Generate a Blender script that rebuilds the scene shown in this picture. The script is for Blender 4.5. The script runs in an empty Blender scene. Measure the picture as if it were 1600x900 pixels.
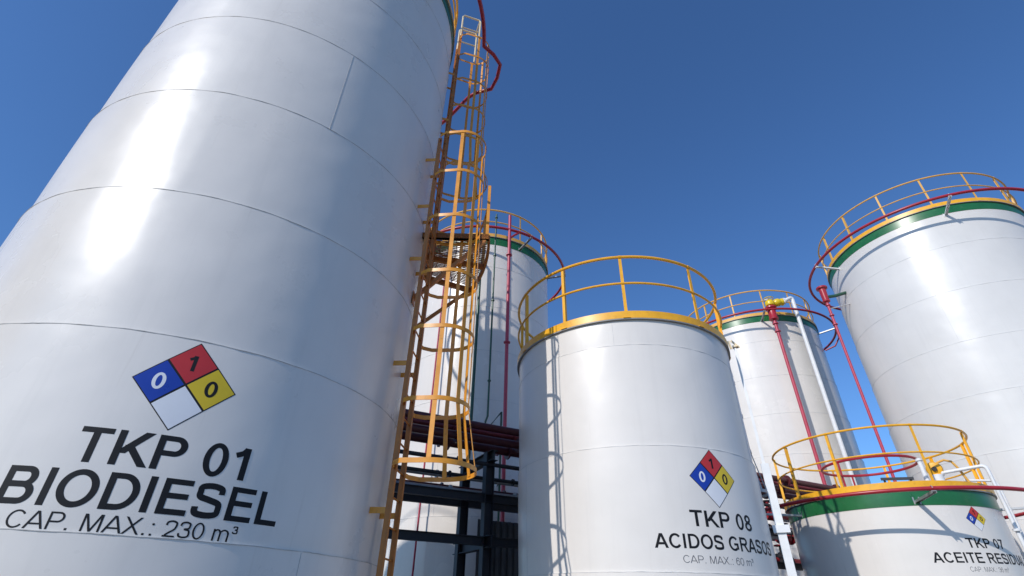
import bpy, bmesh, math, random
from mathutils import Vector, Matrix

R_ = math.radians
PI = math.pi
random.seed(7)
scene = bpy.context.scene
COL = scene.collection
EYE = 1.6                                  # eye height; all z below are given from the eye level and lifted by it


# ------------------------------------------------------------------ materials
def nodes(name):
    m = bpy.data.materials.new(name)
    m.use_nodes = True
    nt = m.node_tree
    b = nt.nodes['Principled BSDF']
    return m, nt, b


def paint(name, col, rough=0.4, var=0.10, scale=6.0, dirt=0.0, dirt_col=(0.12, 0.08, 0.05), metal=0.0, bump=0.0, streak=False, spec=0.5, coat=0.0):
    m, nt, b = nodes(name)
    N, L = nt.nodes, nt.links
    tc = N.new('ShaderNodeTexCoord')
    mp = N.new('ShaderNodeMapping')
    L.new(tc.outputs['Object'], mp.inputs[0])
    if streak:
        mp.inputs['Scale'].default_value = (1.0, 1.0, 0.07)
    nz = N.new('ShaderNodeTexNoise')
    nz.inputs['Scale'].default_value = scale
    nz.inputs['Detail'].default_value = 6
    nz.inputs['Roughness'].default_value = 0.6
    L.new(mp.outputs[0], nz.inputs['Vector'])
    cr = N.new('ShaderNodeMapRange')
    cr.inputs['From Min'].default_value = 0.25
    cr.inputs['From Max'].default_value = 0.75
    cr.inputs['To Min'].default_value = 1 - var
    cr.inputs['To Max'].default_value = 1 + var * 0.5
    L.new(nz.outputs['Fac'], cr.inputs['Value'])
    mx = N.new('ShaderNodeVectorMath')
    mx.operation = 'SCALE'
    mx.inputs[0].default_value = col
    L.new(cr.outputs[0], mx.inputs['Scale'])
    out = mx.outputs[0]
    if dirt > 0:
        n2 = N.new('ShaderNodeTexNoise')
        n2.inputs['Scale'].default_value = scale * 2.3
        n2.inputs['Detail'].default_value = 8
        n2.inputs['Roughness'].default_value = 0.7
        L.new(tc.outputs['Object'], n2.inputs['Vector'])
        r2 = N.new('ShaderNodeMapRange')
        r2.inputs['From Min'].default_value = 0.55
        r2.inputs['From Max'].default_value = 0.75
        r2.inputs['To Min'].default_value = 0
        r2.inputs['To Max'].default_value = dirt
        L.new(n2.outputs['Fac'], r2.inputs['Value'])
        mm = N.new('ShaderNodeMix')
        mm.data_type = 'RGBA'
        L.new(r2.outputs[0], mm.inputs['Factor'])
        L.new(out, mm.inputs['A'])
        mm.inputs['B'].default_value = (*dirt_col, 1)
        out = mm.outputs['Result']
    L.new(out, b.inputs['Base Color'])
    rr = N.new('ShaderNodeMapRange')
    rr.inputs['To Min'].default_value = max(rough - 0.07, 0.03)
    rr.inputs['To Max'].default_value = rough + 0.07
    L.new(nz.outputs['Fac'], rr.inputs['Value'])
    L.new(rr.outputs[0], b.inputs['Roughness'])
    b.inputs['Metallic'].default_value = metal
    b.inputs['Specular IOR Level'].default_value = spec
    b.inputs['Coat Weight'].default_value = coat
    b.inputs['Coat Roughness'].default_value = 0.12
    if bump > 0:
        n3 = N.new('ShaderNodeTexNoise')
        n3.inputs['Scale'].default_value = 1.3
        n3.inputs['Detail'].default_value = 2
        L.new(tc.outputs['Object'], n3.inputs['Vector'])
        bp = N.new('ShaderNodeBump')
        bp.inputs['Strength'].default_value = 1.0
        bp.inputs['Distance'].default_value = bump
        L.new(n3.outputs['Fac'], bp.inputs['Height'])
        L.new(bp.outputs[0], b.inputs['Normal'])
    return m


def white_shell(name, seed, col=(0.795, 0.742, 0.678), rough=0.30):
    """gloss white tank enamel: faint rain streaks below the seams, dust, slight waviness of the rolled plate"""
    m, nt, b = nodes(name)
    N, L = nt.nodes, nt.links
    tc = N.new('ShaderNodeTexCoord')
    mp = N.new('ShaderNodeMapping')
    mp.inputs['Location'].default_value = (seed * 3.1, seed * 1.7, seed)
    mp.inputs['Scale'].default_value = (1, 1, 0.05)
    L.new(tc.outputs['Object'], mp.inputs[0])
    st = N.new('ShaderNodeTexNoise')
    st.inputs['Scale'].default_value = 7
    st.inputs['Detail'].default_value = 7
    st.inputs['Roughness'].default_value = 0.65
    L.new(mp.outputs[0], st.inputs['Vector'])
    r1 = N.new('ShaderNodeMapRange')
    r1.inputs['From Min'].default_value = 0.52
    r1.inputs['From Max'].default_value = 0.85
    r1.inputs['To Max'].default_value = 0.11
    L.new(st.outputs['Fac'], r1.inputs['Value'])
    mp2 = N.new('ShaderNodeMapping')
    mp2.inputs['Location'].default_value = (seed, seed * 2.3, seed * 5)
    L.new(tc.outputs['Object'], mp2.inputs[0])
    bl = N.new('ShaderNodeTexNoise')
    bl.inputs['Scale'].default_value = 0.9
    bl.inputs['Detail'].default_value = 5
    bl.inputs['Roughness'].default_value = 0.62
    L.new(mp2.outputs[0], bl.inputs['Vector'])
    r2 = N.new('ShaderNodeMapRange')
    r2.inputs['From Min'].default_value = 0.3
    r2.inputs['From Max'].default_value = 0.7
    r2.inputs['To Min'].default_value = 0.955
    r2.inputs['To Max'].default_value = 1.03
    L.new(bl.outputs['Fac'], r2.inputs['Value'])
    # small chips and splashes
    sp = N.new('ShaderNodeTexNoise')
    sp.inputs['Scale'].default_value = 14
    sp.inputs['Detail'].default_value = 3
    L.new(mp2.outputs[0], sp.inputs['Vector'])
    r3 = N.new('ShaderNodeMapRange')
    r3.inputs['From Min'].default_value = 0.70
    r3.inputs['From Max'].default_value = 0.78
    r3.inputs['To Max'].default_value = 0.03
    L.new(sp.outputs['Fac'], r3.inputs['Value'])
    sc = N.new('ShaderNodeVectorMath')
    sc.operation = 'SCALE'
    sc.inputs[0].default_value = col
    L.new(r2.outputs[0], sc.inputs['Scale'])
    m1 = N.new('ShaderNodeMix')
    m1.data_type = 'RGBA'
    L.new(r1.outputs[0], m1.inputs['Factor'])
    L.new(sc.outputs[0], m1.inputs['A'])
    m1.inputs['B'].default_value = (0.33, 0.31, 0.28, 1)
    m2 = N.new('ShaderNodeMix')
    m2.data_type = 'RGBA'
    L.new(r3.outputs[0], m2.inputs['Factor'])
    L.new(m1.outputs['Result'], m2.inputs['A'])
    m2.inputs['B'].default_value = (0.30, 0.28, 0.26, 1)
    L.new(m2.outputs['Result'], b.inputs['Base Color'])
    mp3 = N.new('ShaderNodeMapping')
    mp3.inputs['Location'].default_value = (seed * 7.7, seed * 1.1, seed * 2)
    mp3.inputs['Scale'].default_value = (1, 1, 0.035)
    L.new(tc.outputs['Object'], mp3.inputs[0])
    ru = N.new('ShaderNodeTexNoise')
    ru.inputs['Scale'].default_value = 19
    ru.inputs['Detail'].default_value = 4
    L.new(mp3.outputs[0], ru.inputs['Vector'])
    r5 = N.new('ShaderNodeMapRange')
    r5.inputs['From Min'].default_value = 0.68
    r5.inputs['From Max'].default_value = 0.86
    r5.inputs['To Max'].default_value = 0.22
    L.new(ru.outputs['Fac'], r5.inputs['Value'])
    m3 = N.new('ShaderNodeMix')
    m3.data_type = 'RGBA'
    L.new(r5.outputs[0], m3.inputs['Factor'])
    L.new(m2.outputs['Result'], m3.inputs['A'])
    m3.inputs['B'].default_value = (0.36, 0.27, 0.19, 1)
    L.new(m3.outputs['Result'], b.inputs['Base Color'])
    r4 = N.new('ShaderNodeMapRange')
    r4.inputs['To Min'].default_value = rough - 0.06
    r4.inputs['To Max'].default_value = rough + 0.08
    L.new(bl.outputs['Fac'], r4.inputs['Value'])
    L.new(r4.outputs[0], b.inputs['Roughness'])
    wv = N.new('ShaderNodeTexNoise')
    wv.inputs['Scale'].default_value = 1.6
    wv.inputs['Detail'].default_value = 1.5
    L.new(mp2.outputs[0], wv.inputs['Vector'])
    bp = N.new('ShaderNodeBump')
    bp.inputs['Distance'].default_value = 0.016
    bp.inputs['Strength'].default_value = 0.8
    L.new(wv.outputs['Fac'], bp.inputs['Height'])
    L.new(bp.outputs[0], b.inputs['Normal'])
    return m


M = {
    'seam': paint('weld_seam', (0.55, 0.53, 0.50), 0.5, 0.4, 9, dirt=0.4),
    'seam_faint': paint('weld_seam_painted', (0.64, 0.63, 0.61), 0.5, 0.25, 9, dirt=0.2),
    'roof': paint('roof_plate', (0.60, 0.60, 0.60), 0.5, 0.12, 3, dirt=0.3),
    'steel_grey': paint('flange_grey', (0.28, 0.28, 0.27), 0.5, 0.2, 5, dirt=0.4),  # one plain dark grey for the whole rim flange
    'green': paint('green_band_paint', (0.018, 0.150, 0.045), 0.30, 0.22, 4, dirt=0.25, dirt_col=(0.16, 0.22, 0.16)),
    'green_dark': paint('dark_green_paint', (0.022, 0.085, 0.05), 0.3, 0.2, 4, dirt=0.2),
    'yellow': paint('safety_yellow', (0.93, 0.45, 0.02), 0.38, 0.18, 5, dirt=0.35, dirt_col=(0.30, 0.12, 0.03)),
    'yellow_faded': paint('faded_yellow', (0.80, 0.42, 0.075), 0.5, 0.2, 5, dirt=0.3, dirt_col=(0.45, 0.25, 0.1)),
    'ladder_shade': paint('shaded_orange', (0.50, 0.175, 0.022), 0.45, 0.25, 6, dirt=0.6, dirt_col=(0.17, 0.055, 0.015)),  # orange darkened for the shade on rails, rungs and platform frame, plus dirt
    'grating_shade': paint('deep_shaded_orange', (0.36, 0.13, 0.03), 0.55, 0.3, 6, dirt=0.6, dirt_col=(0.12, 0.045, 0.015)),  # orange darkened further for the platform's shaded underside, plus dirt
    'ladder': paint('ladder_orange_yellow', (0.80, 0.325, 0.028), 0.40, 0.2, 6, dirt=0.55, dirt_col=(0.22, 0.07, 0.015)),
    'cream': paint('cream_paint', (0.78, 0.62, 0.38), 0.45, 0.15, 6, dirt=0.25),
    'red': paint('fire_red', (0.42, 0.022, 0.035), 0.33, 0.2, 5, dirt=0.2, dirt_col=(0.20, 0.03, 0.03)),
    'red_pink': paint('sun_bleached_red', (0.50, 0.05, 0.085), 0.4, 0.22, 5, dirt=0.2, dirt_col=(0.45, 0.16, 0.18)),
    'maroon': paint('maroon_paint', (0.10, 0.018, 0.022), 0.4, 0.25, 4, dirt=0.3),
    'maroon_red': paint('dull_red', (0.22, 0.022, 0.028), 0.45, 0.25, 4, dirt=0.3),
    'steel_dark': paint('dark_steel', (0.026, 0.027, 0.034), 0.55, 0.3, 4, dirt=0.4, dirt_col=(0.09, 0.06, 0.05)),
    'galv': paint('galvanised', (0.45, 0.45, 0.45), 0.45, 0.2, 8, metal=0.5),
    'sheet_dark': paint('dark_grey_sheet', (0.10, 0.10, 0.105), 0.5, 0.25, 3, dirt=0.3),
    'white': paint('white_pipe_paint', (0.78, 0.78, 0.77), 0.35, 0.1, 5, dirt=0.25, dirt_col=(0.4, 0.37, 0.33)),
    'black': paint('black_lettering', (0.012, 0.012, 0.014), 0.55, 0.25, 9, spec=0.25),
    'grey_letter': paint('grey_lettering', (0.13, 0.13, 0.14), 0.45, 0.2, 9),
    'dblue': paint('sign_blue', (0.012, 0.045, 0.36), 0.3, 0.08, 5),
    'dred': paint('sign_red', (0.55, 0.030, 0.025), 0.3, 0.08, 5),
    'dyellow': paint('sign_yellow', (0.74, 0.52, 0.012), 0.3, 0.08, 5),
    'dwhite': paint('sign_white', (0.80, 0.80, 0.82), 0.3, 0.04, 5),
    'ground': paint('yard_concrete', (0.19, 0.15, 0.12), 0.85, 0.22, 0.6, dirt=0.35, dirt_col=(0.12, 0.11, 0.10)),
    'plinth': paint('plinth_concrete', (0.36, 0.35, 0.33), 0.85, 0.2, 2, dirt=0.4),
}


# ------------------------------------------------------------------ mesh helpers
def obj(name, bm, mats, parent=None, smooth=True, angle=40):
    me = bpy.data.meshes.new(name)
    bm.normal_update()
    bm.to_mesh(me)
    bm.free()
    o = bpy.data.objects.new(name, me)
    COL.objects.link(o)
    for m in (mats if isinstance(mats, (list, tuple)) else [mats]):
        me.materials.append(m)
    if smooth:
        me.polygons.foreach_set('use_smooth', [True] * len(me.polygons))
        me.set_sharp_from_angle(angle=R_(angle))
    if parent is not None:
        o.parent = parent
    return o


def thing(name, label, cat, loc=(0, 0, 0), group=None):
    o = bpy.data.objects.new(name, None)
    COL.objects.link(o)
    o.location = loc
    o.empty_display_size = 0.3
    o['label'] = label
    o['category'] = cat
    if group:
        o['group'] = group
    return o


def face(bm, vs, mi=0):
    try:
        f = bm.faces.new(vs)
        f.material_index = mi
        return f
    except ValueError:
        return None


def box(bm, c, size, ax=None, mi=0):
    """box centred at c; ax: three axis vectors"""
    c = Vector(c)
    X, Y, Z = ax if ax else (Vector((1, 0, 0)), Vector((0, 1, 0)), Vector((0, 0, 1)))
    a, b, d = size[0] / 2, size[1] / 2, size[2] / 2
    v = [bm.verts.new(c + X * (sx * a) + Y * (sy * b) + Z * (sz * d)) for sz in (-1, 1) for sy in (-1, 1) for sx in (-1, 1)]
    for q in ((0, 2, 3, 1), (4, 5, 7, 6), (0, 1, 5, 4), (2, 6, 7, 3), (0, 4, 6, 2), (1, 3, 7, 5)):
        face(bm, [v[i] for i in q], mi)


def beam(bm, p, q, w, h, up=(0, 0, 1), mi=0):
    """rectangular bar from p to q, w across, h along up"""
    p, q = Vector(p), Vector(q)
    X = (q - p)
    Ln = X.length
    X.normalize()
    up = Vector(up)
    Y = up.cross(X)
    if Y.length < 1e-4:
        Y = Vector((1, 0, 0)).cross(X)
    Y.normalize()
    Z = X.cross(Y)
    box(bm, (p + q) / 2, (Ln, w, h), (X, Y, Z), mi)


def ibeam(bm, p, q, w, h, t=0.012, up=(0, 0, 1)):
    p, q = Vector(p), Vector(q)
    X = (q - p).normalized()
    up = Vector(up)
    Y = up.cross(X)
    if Y.length < 1e-4:
        Y = Vector((1, 0, 0)).cross(X)
    Y.normalize()
    Z = X.cross(Y)
    for s in (-1, 1):
        o = Z * (s * (h / 2 - t / 2))
        beam(bm, p + o, q + o, w, t, Z)
    beam(bm, p, q, t, h - 2 * t, Z)


def tube(bm, pts, r, seg=10, closed=False, caps=True, mi=0):
    pts = [Vector(p) for p in pts]
    n = len(pts)
    rr = r if isinstance(r, (list, tuple)) else [r] * n
    tang = []
    for i in range(n):
        if closed:
            t = pts[(i + 1) % n] - pts[i - 1]
        else:
            t = pts[min(i + 1, n - 1)] - pts[max(i - 1, 0)]
        tang.append(t.normalized() if t.length > 1e-9 else Vector((0, 0, 1)))
    ref = Vector((0, 0, 1)) if abs(tang[0].z) < 0.9 else Vector((1, 0, 0))
    a = tang[0].cross(ref).normalized()
    rings = []
    for i in range(n):
        a = (a - tang[i] * a.dot(tang[i])).normalized()
        b = tang[i].cross(a)
        rings.append([bm.verts.new(pts[i] + (a * math.cos(2 * PI * k / seg) + b * math.sin(2 * PI * k / seg)) * rr[i]) for k in range(seg)])
    for i in range(n if closed else n - 1):
        A, B = rings[i], rings[(i + 1) % n]
        for k in range(seg):
            face(bm, [A[k], A[(k + 1) % seg], B[(k + 1) % seg], B[k]], mi)
    if caps and not closed:
        face(bm, list(reversed(rings[0])), mi)
        face(bm, rings[-1], mi)


def lathe_pts(bm, c, axis, prof, seg=20, mi=0):
    """revolve prof [(s, r)...] round axis from c, capped"""
    axis = Vector(axis).normalized()
    tube_pts, rad = [], []
    for s, r in prof:
        tube_pts.append(Vector(c) + axis * s)
        rad.append(max(r, 1e-4))
    a = axis.cross(Vector((0, 0, 1)))
    if a.length < 1e-3:
        a = Vector((1, 0, 0))
    a.normalize()
    b = axis.cross(a)
    rings = [[bm.verts.new(p + (a * math.cos(2 * PI * k / seg) + b * math.sin(2 * PI * k / seg)) * r) for k in range(seg)] for p, r in zip(tube_pts, rad)]
    for A, B in zip(rings, rings[1:]):
        for k in range(seg):
            face(bm, [A[k], A[(k + 1) % seg], B[(k + 1) % seg], B[k]], mi)
    face(bm, list(reversed(rings[0])), mi)
    face(bm, rings[-1], mi)


def rev(bm, prof, seg=180, a0=0.0, a1=360.0, mi=0):
    """revolve an open or closed profile [(r, z)...] round z through azimuths a0..a1 (clockwise from +Y)"""
    full = abs(a1 - a0) >= 359.999
    n = seg if full else seg + 1
    rows = []
    for (r, z) in prof:
        rows.append([bm.verts.new((r * math.sin(R_(a0 + (a1 - a0) * k / seg)), r * math.cos(R_(a0 + (a1 - a0) * k / seg)), z)) for k in range(n)])
    for A, B in zip(rows, rows[1:]):
        for k in range(seg):
            face(bm, [A[k], B[k], B[(k + 1) % n], A[(k + 1) % n]], mi)
    return rows


def strip(bm, pts, h, t, side, mi=0):
    """flat bar bent along pts: height h along z, thickness t towards side(i)"""
    pts = [Vector(p) for p in pts]
    rows = []
    for i, p in enumerate(pts):
        s = Vector(side[i]).normalized() * (t / 2)
        u = Vector((0, 0, h / 2))
        rows.append([bm.verts.new(p - s - u), bm.verts.new(p + s - u), bm.verts.new(p + s + u), bm.verts.new(p - s + u)])
    for A, B in zip(rows, rows[1:]):
        for k in range(4):
            face(bm, [A[k], A[(k + 1) % 4], B[(k + 1) % 4], B[k]], mi)
    face(bm, list(reversed(rows[0])), mi)
    face(bm, rows[-1], mi)


def pol(r, th, z):
    t = R_(th)
    return Vector((r * math.sin(t), r * math.cos(t), z))


# ------------------------------------------------------------------ lettering (own stroke glyphs, capital height 1)
def spline(P, n=7):
    out = []
    for i in range(len(P) - 1):
        p0, p1, p2, p3 = P[max(i - 1, 0)], P[i], P[i + 1], P[min(i + 2, len(P) - 1)]
        for k in range(n):
            t = k / n
            out.append(tuple(0.5 * (2 * p1[j] + (p2[j] - p0[j]) * t + (2 * p0[j] - 5 * p1[j] + 4 * p2[j] - p3[j]) * t * t + (3 * p1[j] - p0[j] - 3 * p2[j] + p3[j]) * t ** 3) for j in (0, 1)))
    out.append(P[-1])
    return out


def g_ring(cx, cy, rx, ry, w, a0=0, a1=360, n=40):
    wh = w * 0.86
    o, i = [], []
    for k in range(n + 1):
        a = R_(a0 + (a1 - a0) * k / n)
        o.append((cx + rx * math.cos(a), cy + ry * math.sin(a)))
        i.append((cx + (rx - w) * math.cos(a), cy + (ry - wh) * math.sin(a)))
    return o, i


def g_bowl(x0, xs, x1, y0, y1, w, n=16):
    wh = w * 0.86
    cy, ry = (y0 + y1) / 2, (y1 - y0) / 2
    o, i = [(x0, y1)], [(x0, y1 - wh)]
    for k in range(n + 1):
        a = PI / 2 - PI * k / n
        o.append((xs + (x1 - xs) * math.cos(a), cy + ry * math.sin(a)))
        i.append((xs + (x1 - xs - w) * math.cos(a), cy + (ry - wh) * math.sin(a)))
    o.append((x0, y0))
    i.append((x0, y0 + wh))
    return o, i


def g_line(x0, y0, x1, y1, hw):
    """slanted stroke cut level at both ends, hw wide across x"""
    n = 5
    o = [(x0 + (x1 - x0) * k / n - hw / 2, y0 + (y1 - y0) * k / n) for k in range(n + 1)]
    i = [(a + hw, b) for a, b in o]
    return o, i


def g_rect(x0, y0, x1, y1):
    n = 5
    if x1 - x0 > y1 - y0:
        return [(x0 + (x1 - x0) * k / n, y1) for k in range(n + 1)], [(x0 + (x1 - x0) * k / n, y0) for k in range(n + 1)]
    return [(x0, y0 + (y1 - y0) * k / n) for k in range(n + 1)], [(x1, y0 + (y1 - y0) * k / n) for k in range(n + 1)]


def g_spl(P, w):
    c = spline(P)
    o, i = [], []
    for k, p in enumerate(c):
        a, b = c[max(k - 1, 0)], c[min(k + 1, len(c) - 1)]
        dx, dy = b[0] - a[0], b[1] - a[1]
        l = math.hypot(dx, dy) or 1
        o.append((p[0] - dy / l * w / 2, p[1] + dx / l * w / 2))
        i.append((p[0] + dy / l * w / 2, p[1] - dx / l * w / 2))
    return o, i


def glyph(ch, w):
    """(advance, ribbons)"""
    h = w * 0.86
    L = 0.10
    if ch == ' ':
        return 0.388, []
    if ch == 'A':
        return 1.0, [g_line(0.5 - w * .08, 1, w * 0.55, 0, w * 1.1), g_line(0.5 + w * .08, 1, 1.0 - w * 0.55, 0, w * 1.1), g_rect(0.24, 0.23, 0.76, 0.23 + h)]
    if ch == 'B':
        return 1.0, [g_rect(L, 0, L + w, 1), g_bowl(L + w, 0.60, 0.88, 0.52 - h / 2, 1, w), g_bowl(L + w, 0.61, 0.93, 0, 0.52 + h / 2, w)]
    if ch == 'C':
        return 1.0, [g_ring(0.53, 0.5, 0.47, 0.515, w, 38, 322)]
    if ch == 'D':
        return 1.0, [g_rect(L, 0, L + w, 1), g_bowl(L + w, 0.47, 0.95, 0, 1, w)]
    if ch == 'E':
        return 0.93, [g_rect(L, 0, L + w, 1), g_rect(L + w, 1 - h, 0.86, 1), g_rect(L + w, 0.5 - h / 2 + .02, 0.82, 0.5 + h / 2 + .02), g_rect(L + w, 0, 0.88, h)]
    if ch == 'G':
        return 1.086, [g_ring(0.55, 0.5, 0.49, 0.515, w, 40, 312), g_rect(0.56, 0.53 - h, 0.99, 0.53), g_rect(0.99 - w, 0.10, 0.99, 0.53 - h)]
    if ch == 'I':
        return 0.388, [g_rect(0.194 - w / 2, 0, 0.194 + w / 2, 1)]
    if ch == 'K':
        return 1.0, [g_rect(L, 0, L + w, 1), g_line(L + w, 0.34, 0.86, 1, w * 1.35), g_line(0.45, 0.58, 0.93, 0, w * 1.25)]
    if ch == 'L':
        return 0.85, [g_rect(L, 0, L + w, 1), g_rect(L + w, 0, 0.82, h)]
    if ch == 'M':
        return 1.163, [g_rect(L, 0, L + w, 1), g_rect(1.063 - w, 0, 1.063, 1), g_line(L + w * .9, 1, 0.58, 0.0, w * 1.05), g_line(1.063 - w * .9, 1, 0.58, 0.0, w * 1.05)]
    if ch == 'O':
        return 1.086, [g_ring(0.543, 0.5, 0.49, 0.515, w)]
    if ch == 'P':
        return 0.93, [g_rect(L, 0, L + w, 1), g_bowl(L + w, 0.57, 0.88, 0.40, 1, w)]
    if ch == 'R':
        return 1.0, [g_rect(L, 0, L + w, 1), g_bowl(L + w, 0.61, 0.92, 0.42, 1, w), g_line(0.58, 0.44, 0.92, 0, w * 1.2)]
    if ch == 'S':
        e = w / 2
        return 0.93, [g_spl([(0.86 - e, .70), (0.74, .90 - e * .4), (0.47, 1.015 - e), (0.20, .92 - e * .5), (0.08 + e, .74), (0.20, .59), (0.47, .515), (0.74, .43), (0.87 - e, .26), (0.74, .08 + e * .5), (0.47, -.015 + e), (0.18, .08 + e * .5), (0.05 + e, .30)], w * 0.95)]
    if ch == 'T':
        return 0.85, [g_rect(0.425 - w / 2, 0, 0.425 + w / 2, 1 - h), g_rect(0.03, 1 - h, 0.82, 1)]
    if ch == 'U':
        o, i = g_ring(0.5, 0.36, 0.40, 0.375, w, 180, 360, 20)
        return 1.0, [([(0.1, 1)] + o + [(0.9, 1)], [(0.1 + w, 1)] + i + [(0.9 - w, 1)])]
    if ch == 'X':
        return 0.93, [g_line(w * .6, 0, 0.9 - w * .6, 1, w * 1.2), g_line(0.9 - w * .6, 0, w * .6, 1, w * 1.2)]
    if ch == '0':
        return 0.777, [g_ring(0.388, 0.5, 0.335, 0.515, w * .95)]
    if ch == '1':
        return 0.777, [g_rect(0.53 - w, 0, 0.53, 1), g_spl([(0.53 - w * .6, .97), (0.38 - w * .3, .83), (0.13, .73)], w * .9)]
    if ch == '2':
        e = w / 2
        return 0.777, [g_spl([(0.06 + e, .69), (0.16, .90 - e * .4), (0.39, 1.01 - e), (0.62, .90 - e * .4), (0.71 - e, .70), (0.58, .47), (0.33, .26), (0.16, h * .9)], w * .95), g_rect(0.04, 0, 0.71, h)]
    if ch == '3':
        e = w / 2
        return 0.777, [g_spl([(0.06 + e, .72), (0.17, .91 - e * .4), (0.38, 1.01 - e), (0.60, .91 - e * .4), (0.68 - e, .74), (0.58, .59), (0.33, .53)], w * .92), g_spl([(0.33, .53), (0.60, .47), (0.72 - e, .28), (0.62, .08 + e * .5), (0.38, -.01 + e), (0.15, .08 + e * .5), (0.04 + e, .28)], w * .92)]
    if ch == '6':
        e = w / 2
        return 0.777, [g_ring(0.40, 0.325, 0.335, 0.335, w * .92), g_spl([(0.065 + e, .33), (0.09 + e, .62), (0.22, .88 - e * .4), (0.42, 1.01 - e), (0.60, .93 - e * .5), (0.70 - e, .76)], w * .92)]
    if ch == '7':
        return 0.777, [g_rect(0.05, 1 - h, 0.72, 1), g_spl([(0.66 - w * .3, 1 - h), (0.45, .66), (0.32, .30), (0.28, 0)], w)]
    if ch == '8':
        return 0.777, [g_ring(0.388, 0.745, 0.29, 0.27, w * .92), g_ring(0.388, 0.275, 0.335, 0.29, w * .92)]
    if ch == '.':
        return 0.388, [g_rect(0.19 - w * .55, 0, 0.19 + w * .55, w * 1.05)]
    if ch == ':':
        return 0.388, [g_rect(0.19 - w * .55, 0, 0.19 + w * .55, w * 1.05), g_rect(0.19 - w * .55, .73 - w, 0.19 + w * .55, .73)]
    if ch == 'm':
        arch = []
        for x0, x1 in ((0.09, 0.58), (0.58 - w, 1.07)):
            o, i = g_ring((x0 + x1) / 2, 0.45, (x1 - x0) / 2, 0.29, w, 0, 150 if x0 < .2 else 150, 18)
            arch.append(([(x1, 0)] + o, [(x1 - w, 0)] + i))
        return 1.163, [g_rect(0.09, 0, 0.09 + w, .73)] + arch
    if ch == '^':                                           # raised 3
        adv, rb = glyph('3', w * 1.6)
        return 0.47, [([(a * .52 + .03, b * .5 + .52) for a, b in o], [(a * .52 + .03, b * .5 + .52) for a, b in i]) for o, i in rb]
    return 0.5, []


def write(bm, text, th0, th1, z0, h, w, rfun, lift=0.0012, mi=0):
    """text on a tank wall from azimuth th0 (left) to th1 (right), baseline z0, capital height h"""
    x, items = 0.0, []
    for ch in text:
        adv, rb = glyph(ch, w)
        items += [([(a + x, b) for a, b in o], [(a + x, b) for a, b in i]) for o, i in rb]
        x += adv
    total = x
    for k, (o, i) in enumerate(items):
        rows = []
        for s in (o, i):
            rows.append([])
            for a, b in s:
                th = th0 + (th1 - th0) * a / total
                z = z0 + b * h
                rows[-1].append(bm.verts.new(pol(rfun(th, z) + lift + 0.0003 * (k % 3), th, z)))
        for j in range(len(o) - 1):
            f = face(bm, [rows[0][j], rows[0][j + 1], rows[1][j + 1], rows[1][j]], mi)


def fix_out(bm):
    """turn lettering faces outwards (away from the tank axis)"""
    bm.normal_update()
    for f in bm.faces:
        c = f.calc_center_median()
        if f.normal.dot(Vector((c.x, c.y, 0))) < 0:
            f.normal_flip()


def quad_on_wall(bm, corners, rfun, R, th0, lift, n=12, mi=0):
    """bilinear patch: corners in (u right, z) metres round azimuth th0"""
    g = []
    for a in range(n + 1):
        row = []
        for b in range(n + 1):
            s, t = a / n, b / n
            u = (1 - s) * (1 - t) * corners[0][0] + s * (1 - t) * corners[1][0] + s * t * corners[2][0] + (1 - s) * t * corners[3][0]
            z = (1 - s) * (1 - t) * corners[0][1] + s * (1 - t) * corners[1][1] + s * t * corners[2][1] + (1 - s) * t * corners[3][1]
            th = th0 - math.degrees(u / R)
            row.append(bm.verts.new(pol(rfun(th, z) + lift, th, z)))
        g.append(row)
    for a in range(n):
        for b in range(n):
            face(bm, [g[a][b], g[a + 1][b], g[a + 1][b + 1], g[a][b + 1]], mi)


# ------------------------------------------------------------------ storage tanks
class Tank:
    pass


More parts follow.
